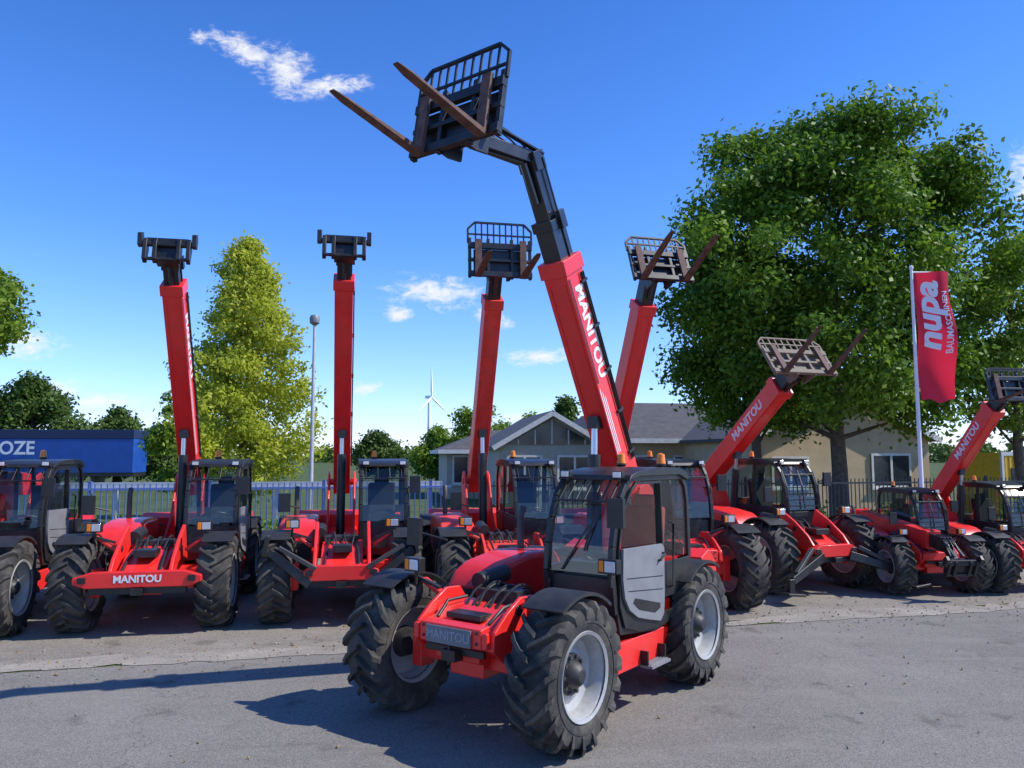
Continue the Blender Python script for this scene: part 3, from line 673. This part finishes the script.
for k in range(7): b.bar((-15+k*2.1,20.7+k*.29,-.05),(-15+k*2.1,20.7+k*.29,1.6),.09,.09)
o=b.obj('guard_rail',['fgrey']); o['label']='silver steel guard rail behind the blue fence'; o['category']='guard rail'
# ------------------------------------------------------------ trailer
tr=empty('trailer',(-34,56,0),R(4)); tr['label']='dark blue tarpaulin semi trailer parked beyond the fence'; tr['category']='trailer'
M['blue']=mk('blue_tarpaulin',(.012,.075,.33),.45,var=.14,scale=1.5); M['navyd']=mk('navy_tarpaulin',(.010,.022,.075),.5)
b=MB(); b.bx(-8,7.0,-1.25,1.25,1.15,3.55); b.obj('trailer_body',['blue'],tr,bevel=.03)
b=MB(); b.bx(-8.02,7.02,-1.28,1.28,3.55,4.2)
b.obj('trailer_roof',['navyd'],tr,bevel=.03)
b=MB(); b.bx(-8,7.0,-1.1,1.1,.9,1.15); b.bx(4,4.2,-.9,.9,.1,.9); b.obj('trailer_frame',['black'],tr)
for x in(-6.2,-4.9,-3.6):
    for y in(-1.02,1.02):
        b=MB(); b.lathe([(-.16,.3),(-.17,.5),(.17,.5),(.16,.3)],24,0); b.lathe([(-.14,.29),(.14,.29)],20,1); b.obj('wheel',['rubber','rim'],tr,(x,y,.5))
lettering('OZE',1.3,(1,0,0),(0,0,1),(0,-1,0),(-.95,-1.30,2.86),tr,bold=.03,sx=.95)
# ------------------------------------------------------------ building
M['wall']=mk('beige_brick',(.56,.42,.26),.85,var=.10,scale=2,bump=.3); M['rooft']=mk('grey_roof_tiles',(.085,.078,.074),.75,var=.25,scale=3,bump=.4,bscale=12)
M['fascia']=mk('white_fascia',(.7,.68,.64),.6); M['lwall']=mk('pale_render',(.45,.40,.33),.8)
def window(par,x,y,z,w,h,nm='window'):
    s=MB(); s.bx(x-w/2,x+w/2,y-.05,y-.02,z-h/2,z+h/2,1); 
    for a in(-w/2,w/2,0): s.bx(x+a-.05,x+a+.05,y-.08,y-.045,z-h/2-.04,z+h/2+.04,0)
    for a in(-h/2,h/2): s.bx(x-w/2+.05,x+w/2-.05,y-.078,y-.047,z+a-.05,z+a+.05,0)
    s.bx(x-w/2-.1,x+w/2+.1,y-.14,y-.02,z-h/2-.12,z-h/2-.05,0)
    s.obj(nm,['fascia','bglass'],par)
def house(loc,rz,w,d,eave,ridge,label,wallm='wall',hip=2.5,wins=()):
    r_=empty('low_building',loc,rz); r_['label']=label; r_['category']='building'
    b=MB(); b.bx(0,w,0,d,-.1,eave); b.obj('wall',[wallm],r_)
    o=.5; e0=eave-.02
    b=MB(); V=[(-o,-o,e0),(w+o,-o,e0),(w+o,d+o,e0),(-o,d+o,e0),(hip,d/2,ridge),(w-hip,d/2,ridge)]
    b.add(V,[(0,1,5,4),(1,2,5),(2,3,4,5),(3,0,4),(0,3,2,1)]); b.obj('roof',['rooft'],r_,smooth=0)
    b=MB(); b.bx(-o-.03,w+o+.03,-o-.06,-o+.02,e0-.2,e0+.02); b.bx(-o-.06,-o-.0,-o+.02,d+o,e0-.2,e0+.02); b.bx(w+o,w+o+.06,-o+.02,d+o,e0-.2,e0+.02); b.obj('fascia',['fascia'],r_)
    for x,z,ww,hh in wins: window(r_,x,0,z,ww,hh)
    return r_
def gable(loc,rz,w,d,eave,ridge,label,wallm='wall',wins=(),glazed=False):
    r_=empty('low_building',loc,rz); r_['label']=label; r_['category']='building'
    b=MB(); b.prism([(0,-.1),(w,-.1),(w,eave),(w/2,ridge),(0,eave)],0,d); b.obj('wall',[wallm],r_)
    o=.35; sl=(ridge-eave)/(w/2)
    b=MB()
    for s_ in(-1,1):
        xe=w/2+s_*(w/2+o); ze=eave-sl*o
        b.prism([(w/2,ridge+.03),(xe,ze+.03),(xe,ze+.17),(w/2,ridge+.2)],-o,d+o)
    b.obj('roof',['rooft'],r_,smooth=0)
    b=MB()
    for s_ in(-1,1):
        xe=w/2+s_*(w/2+o); ze=eave-sl*o
        b.bar((w/2,-o-.03,ridge+.06),(xe,-o-.03,ze+.06),.05,.22)
    b.obj('fascia',['fascia'],r_)
    if glazed:
        b=MB(); b.prism([(.35,eave+.05),(w-.35,eave+.05),(w/2,ridge-.22)],-.05,-.02,1)
        for k in range(-2,3): b.bx(w/2+k*.8-.03,w/2+k*.8+.03,-.075,-.052,eave+.05,ridge-.25-abs(k)*.8*sl,0)
        b.obj('gable_window',['fascia','bglass'],r_)
    for x,z,ww,hh in wins: window(r_,x,0,z,ww,hh)
    return r_
house((3.6,37.5,0),R(9),12.5,10,3.2,5.3,'low beige building with grey hipped tile roof',hip=2.5,wins=[(2.4,1.7,1.6,1.3),(5.2,1.7,1.6,1.3),(8,1.7,1.6,1.3)])
gable((-.6,36.2,0),R(9),5.0,8,2.85,4.3,'low building section with dark glazed gable','lwall',wins=[(1.2,1.6,1.6,1.5),(3.6,1.6,1.6,1.5)],glazed=True)
house((-3.6,43,0),R(9),6,7,2.7,3.9,'pale office wing with large windows and hipped roof','lwall',hip=2.5,wins=[(1.2,1.6,1.7,1.5),(3.0,1.6,1.7,1.5)])
gable((9.8,31.5,0),R(12),8.2,9,3.1,5.0,'beige brick gabled house wing with white window',wins=[(1.6,1.7,1.6,1.2),(6.3,1.75,1.8,1.35)])
M['yellow']=mk('yellow_container',(.75,.46,.02),.5,var=.1,dust=.2); M['cwhite']=mk('white_container',(.65,.65,.62),.5,var=.08,dust=.2)
def container(x,y,w,h,mat,label):
    r_=empty('site_container',(x,y,0),R(12)); r_['label']=label; r_['category']='container'
    b=MB(); b.bx(0,w,0,2.3,.1,h)
    k=.12
    while k<w-.1: b.bx(k,k+.08,-.03,0,.25,h-.15); k+=.2
    b.obj('container_wall',[mat],r_)
    b=MB()
    for xx in(0,w): b.bx(xx-.05,xx+.05,-.05,.05,.05,h+.02)
    b.bx(.05,w-.05,-.05,.04,h-.12,h+.02); b.bx(.05,w-.05,-.05,.04,.05,.2); b.obj('container_frame',['cwhite'],r_)
    b=MB(); b.bx(w*.4,w*.6,-.06,-.035,1.2,1.9); b.obj('window',['bglass'],r_)
container(18.9,30,.9,2.5,'yellow','yellow site container with ribbed wall'); container(20.0,30.3,5,2.45,'cwhite','white site container with ribbed wall')

# ------------------------------------------------------------ street lamp, turbine, flag
o=empty('street_lamp',(-6.45,25,0)); o['label']='slim grey street lamp behind the fence'; o['category']='street lamp'
b=MB(); b.tube([(0,0,-.1),(0,0,1.2),(0,0,6.7)],[.08,.075,.045],12); b.obj('pole',['fgrey'],o)
b=MB(); b.lathe([(6.62,.06),(6.7,.16),(6.86,.17),(6.95,.12),(6.97,.0)],14,0,'Z'); b.obj('lamp_head',['grey'],o)
M['turb']=mk('white_turbine',(.9,.9,.9),.5)
o=empty('wind_turbine',(-111,1035,0),R(62)); o['label']='distant white three bladed wind turbine'; o['category']='wind turbine'
b=MB(); b.tube([(0,0,-1),(0,0,79)],[2.8,1.7],16); b.obj('tower',['turb'],o)
b=MB(); b.box((0,1,80),(3.5,9,3.6)); b.lathe([(-5.5,.3),(-4.5,1.6),(-3,1.9)],12,0,'Y',(0,0,80)); b.obj('nacelle',['turb'],o)
for k in range(3):
    a=R(93+120*k); b=MB(); d=Vector((math.cos(a),0,math.sin(a)))
    b.bar(Vector((0,-4.4,80))+d*1.5,Vector((0,-4.4,80))+d*10,2.2,1.8,0,(0,1,0),2.8,2.2); b.bar(Vector((0,-4.4,80))+d*10,Vector((0,-4.4,80))+d*40,2.8,2.2,0,(0,1,0),.8,.8); b.obj('blade',['turb'],o)
fl=empty('flag_pole',(9.98,19,0)); fl['label']='white flag pole with tall red banner'; fl['category']='flag'
b=MB(); b.tube([(0,0,-.1),(0,0,7.05)],[.055,.035],12); b.tube([(0,0,6.95),(.86,.02,6.95)],.02,6); b.lathe([(7.03,.05),(7.1,.05),(7.13,0)],10,0,'Z'); b.obj('pole',['white'],fl)
M['flag']=leafmat('red_banner_cloth',(.90,.035,.075),(.90,.035,.075),.4)
def wav(x,z): return .16*math.sin(x*5.0+z*1.3)*x+.05*math.sin(z*3.1+x*2)-x*.25
def shr(x,z): return x*(1-.10*math.sin(z*1.6+.5)**2)+.02*math.sin(z*3)*x
vs=[];fs=[];nx,nz=16,36
for j in range(nz+1):
    for i in range(nx+1):
        x=.07+.80*i/nx; z=6.92-3.2*j/nz+(.05*math.sin(i*.5) if j==nz else 0); vs.append((shr(x,z),wav(x,z),z))
for j in range(nz):
    for i in range(nx): fs.append((j*(nx+1)+i,j*(nx+1)+i+1,(j+1)*(nx+1)+i+1,(j+1)*(nx+1)+i))
b=MB(); b.add(vs,fs); b.obj('banner',['flag'],fl,smooth=80)
def bantext(s,size,cx,cz,bold,shear=0,sx=1):
    me=textmesh(s,size,.0,bold,shear,sx=sx)
    bm=bmesh.new(); bm.from_mesh(me); bmesh.ops.triangulate(bm,faces=bm.faces); bmesh.ops.subdivide_edges(bm,edges=[e for e in bm.edges if e.calc_length()>.08],cuts=3); bm.to_mesh(me); bm.free()
    for v in me.vertices:
        x,y=v.co.x,v.co.y; X=cx-y; Z=cz+x; v.co=(shr(X,Z),wav(X,Z)-.018,Z)
    me.materials.clear(); me.materials.append(M['white']); mkobj('lettering',me,fl)
bantext('nupa',.68,.34,5.80,.025,.25,1.3); bantext('BAUMASCHINEN',.18,.73,5.65,.003,0,1.15)

# ------------------------------------------------------------ world
w=bpy.data.worlds.new('World'); scene.world=w; w.use_nodes=True; nt=w.node_tree; L=nt.links.new
bg=nt.nodes['Background']
EL,SUNX,SUNY=46.5,.95,-.07
sky=N(nt,'ShaderNodeTexSky',sky_type='NISHITA'); sky.sun_disc=False; sky.sun_elevation=R(EL); sky.sun_rotation=R(94); sky.altitude=50; sky.air_density=1.0; sky.dust_density=.2; sky.ozone_density=1.5
tc=N(nt,'ShaderNodeTexCoord'); sx=N(nt,'ShaderNodeSeparateXYZ'); L(tc.outputs['Generated'],sx.inputs[0])
cr=N(nt,'ShaderNodeValToRGB'); els=cr.color_ramp.elements
els[0].position=0; els[0].color=(.44,.49,.76,1); els[1].position=.55; els[1].color=(.15,.33,.64,1)
e_=els.new(.10); e_.color=(.34,.46,.76,1)
e_=els.new(.27); e_.color=(.22,.40,.72,1)
L(sx.outputs[2],cr.inputs[0])
sc=N(nt,'ShaderNodeMix',data_type='RGBA',blend_type='MULTIPLY'); sc.inputs[0].default_value=1; L(sky.outputs[0],sc.inputs[6]); L(cr.outputs[0],sc.inputs[7])
s2=N(nt,'ShaderNodeVectorMath',operation='SCALE'); s2.inputs['Scale'].default_value=2.3; L(sc.outputs[2],s2.inputs[0])
def MA(op,a,b=None,clamp=False):
    n=N(nt,'ShaderNodeMath',operation=op); n.use_clamp=clamp
    for i,q in enumerate((a,b)):
        if q is None: continue
        if isinstance(q,(int,float)): n.inputs[i].default_value=q
        else: L(q,n.inputs[i])
    return n.outputs[0]
ym=MA('MAXIMUM',sx.outputs[1],.02)
ca=MA('DIVIDE',sx.outputs[0],ym); cb=MA('DIVIDE',sx.outputs[2],ym)
cv=N(nt,'ShaderNodeCombineXYZ'); L(ca,cv.inputs[0]); L(cb,cv.inputs[1])
clouds=[(-.36,.545,.05,.018,-25),(-.305,.515,.040,.030,-40),(-.25,.495,.055,.014,5),(-.425,.565,.014,.010,0),
        (-.10,.213,.060,.020,-5),(-.15,.185,.018,.010,0),(-.025,.178,.026,.010,-20),(.037,.128,.046,.010,5),
        (-.645,.148,.055,.020,-10),(-.53,.070,.055,.008,0),(-.19,.086,.020,.009,0),(.02,.048,.045,.006,0),(.69,.36,.03,.045,0),(-.59,.085,.03,.012,0)]
acc=None
for a0,b0,rx_,ry_,an in clouds:
    mp=N(nt,'ShaderNodeMapping',vector_type='TEXTURE'); mp.inputs['Location'].default_value=(a0,b0,0); mp.inputs['Rotation'].default_value=(0,0,R(an)); mp.inputs['Scale'].default_value=(rx_*1.6,ry_*1.6,1); L(cv.outputs[0],mp.inputs[0])
    ln_=N(nt,'ShaderNodeVectorMath',operation='LENGTH'); L(mp.outputs[0],ln_.inputs[0])
    m_=MA('SUBTRACT',1.0,ln_.outputs['Value'],True)
    acc=m_ if acc is None else MA('MAXIMUM',acc,m_)
nz_=N(nt,'ShaderNodeTexNoise'); nz_.inputs['Scale'].default_value=38; nz_.inputs['Detail'].default_value=12; nz_.inputs['Roughness'].default_value=.72; nz_.inputs['Distortion'].default_value=.5
mp=N(nt,'ShaderNodeMapping'); mp.inputs['Scale'].default_value=(1,1.9,1); L(cv.outputs[0],mp.inputs[0]); L(mp.outputs[0],nz_.inputs['Vector'])
q=MA('ADD',acc,MA('MULTIPLY',MA('SUBTRACT',nz_.outputs['Fac'],.5),2.6))
mr=N(nt,'ShaderNodeMapRange',interpolation_type='SMOOTHSTEP'); mr.inputs['From Min'].default_value=.15; mr.inputs['From Max'].default_value=1.15; L(q,mr.inputs['Value'])
fac=MA('MULTIPLY',MA('MULTIPLY',mr.outputs[0],MA('GREATER_THAN',acc,.001)),MA('MULTIPLY',acc,3.2,True),True)
fac=MA('MULTIPLY',fac,.95)
mx=N(nt,'ShaderNodeMix',data_type='RGBA'); L(fac,mx.inputs[0]); L(s2.outputs[0],mx.inputs[6]); mx.inputs[7].default_value=(6.4,6.5,6.7,1)
L(mx.outputs[2],bg.inputs['Color']); bg.inputs['Strength'].default_value=.15
sd=Vector((SUNX,SUNY,1)).normalized()
s=bpy.data.lights.new('sun','SUN'); s.energy=5.0; s.angle=R(.5); s.color=(1,.96,.89)
so=bpy.data.objects.new('sun',s); COL.objects.link(so); so.rotation_euler=sd.to_track_quat('Z','Y').to_euler()

cam=bpy.data.cameras.new('camera'); co=bpy.data.objects.new('camera',cam); COL.objects.link(co)
cam.sensor_width=36; cam.lens=27.2; cam.clip_end=5000; cam.clip_start=.1
co.location=(0,0,2.4); co.rotation_euler=(R(90+5.25),0,0)
scene.camera=co
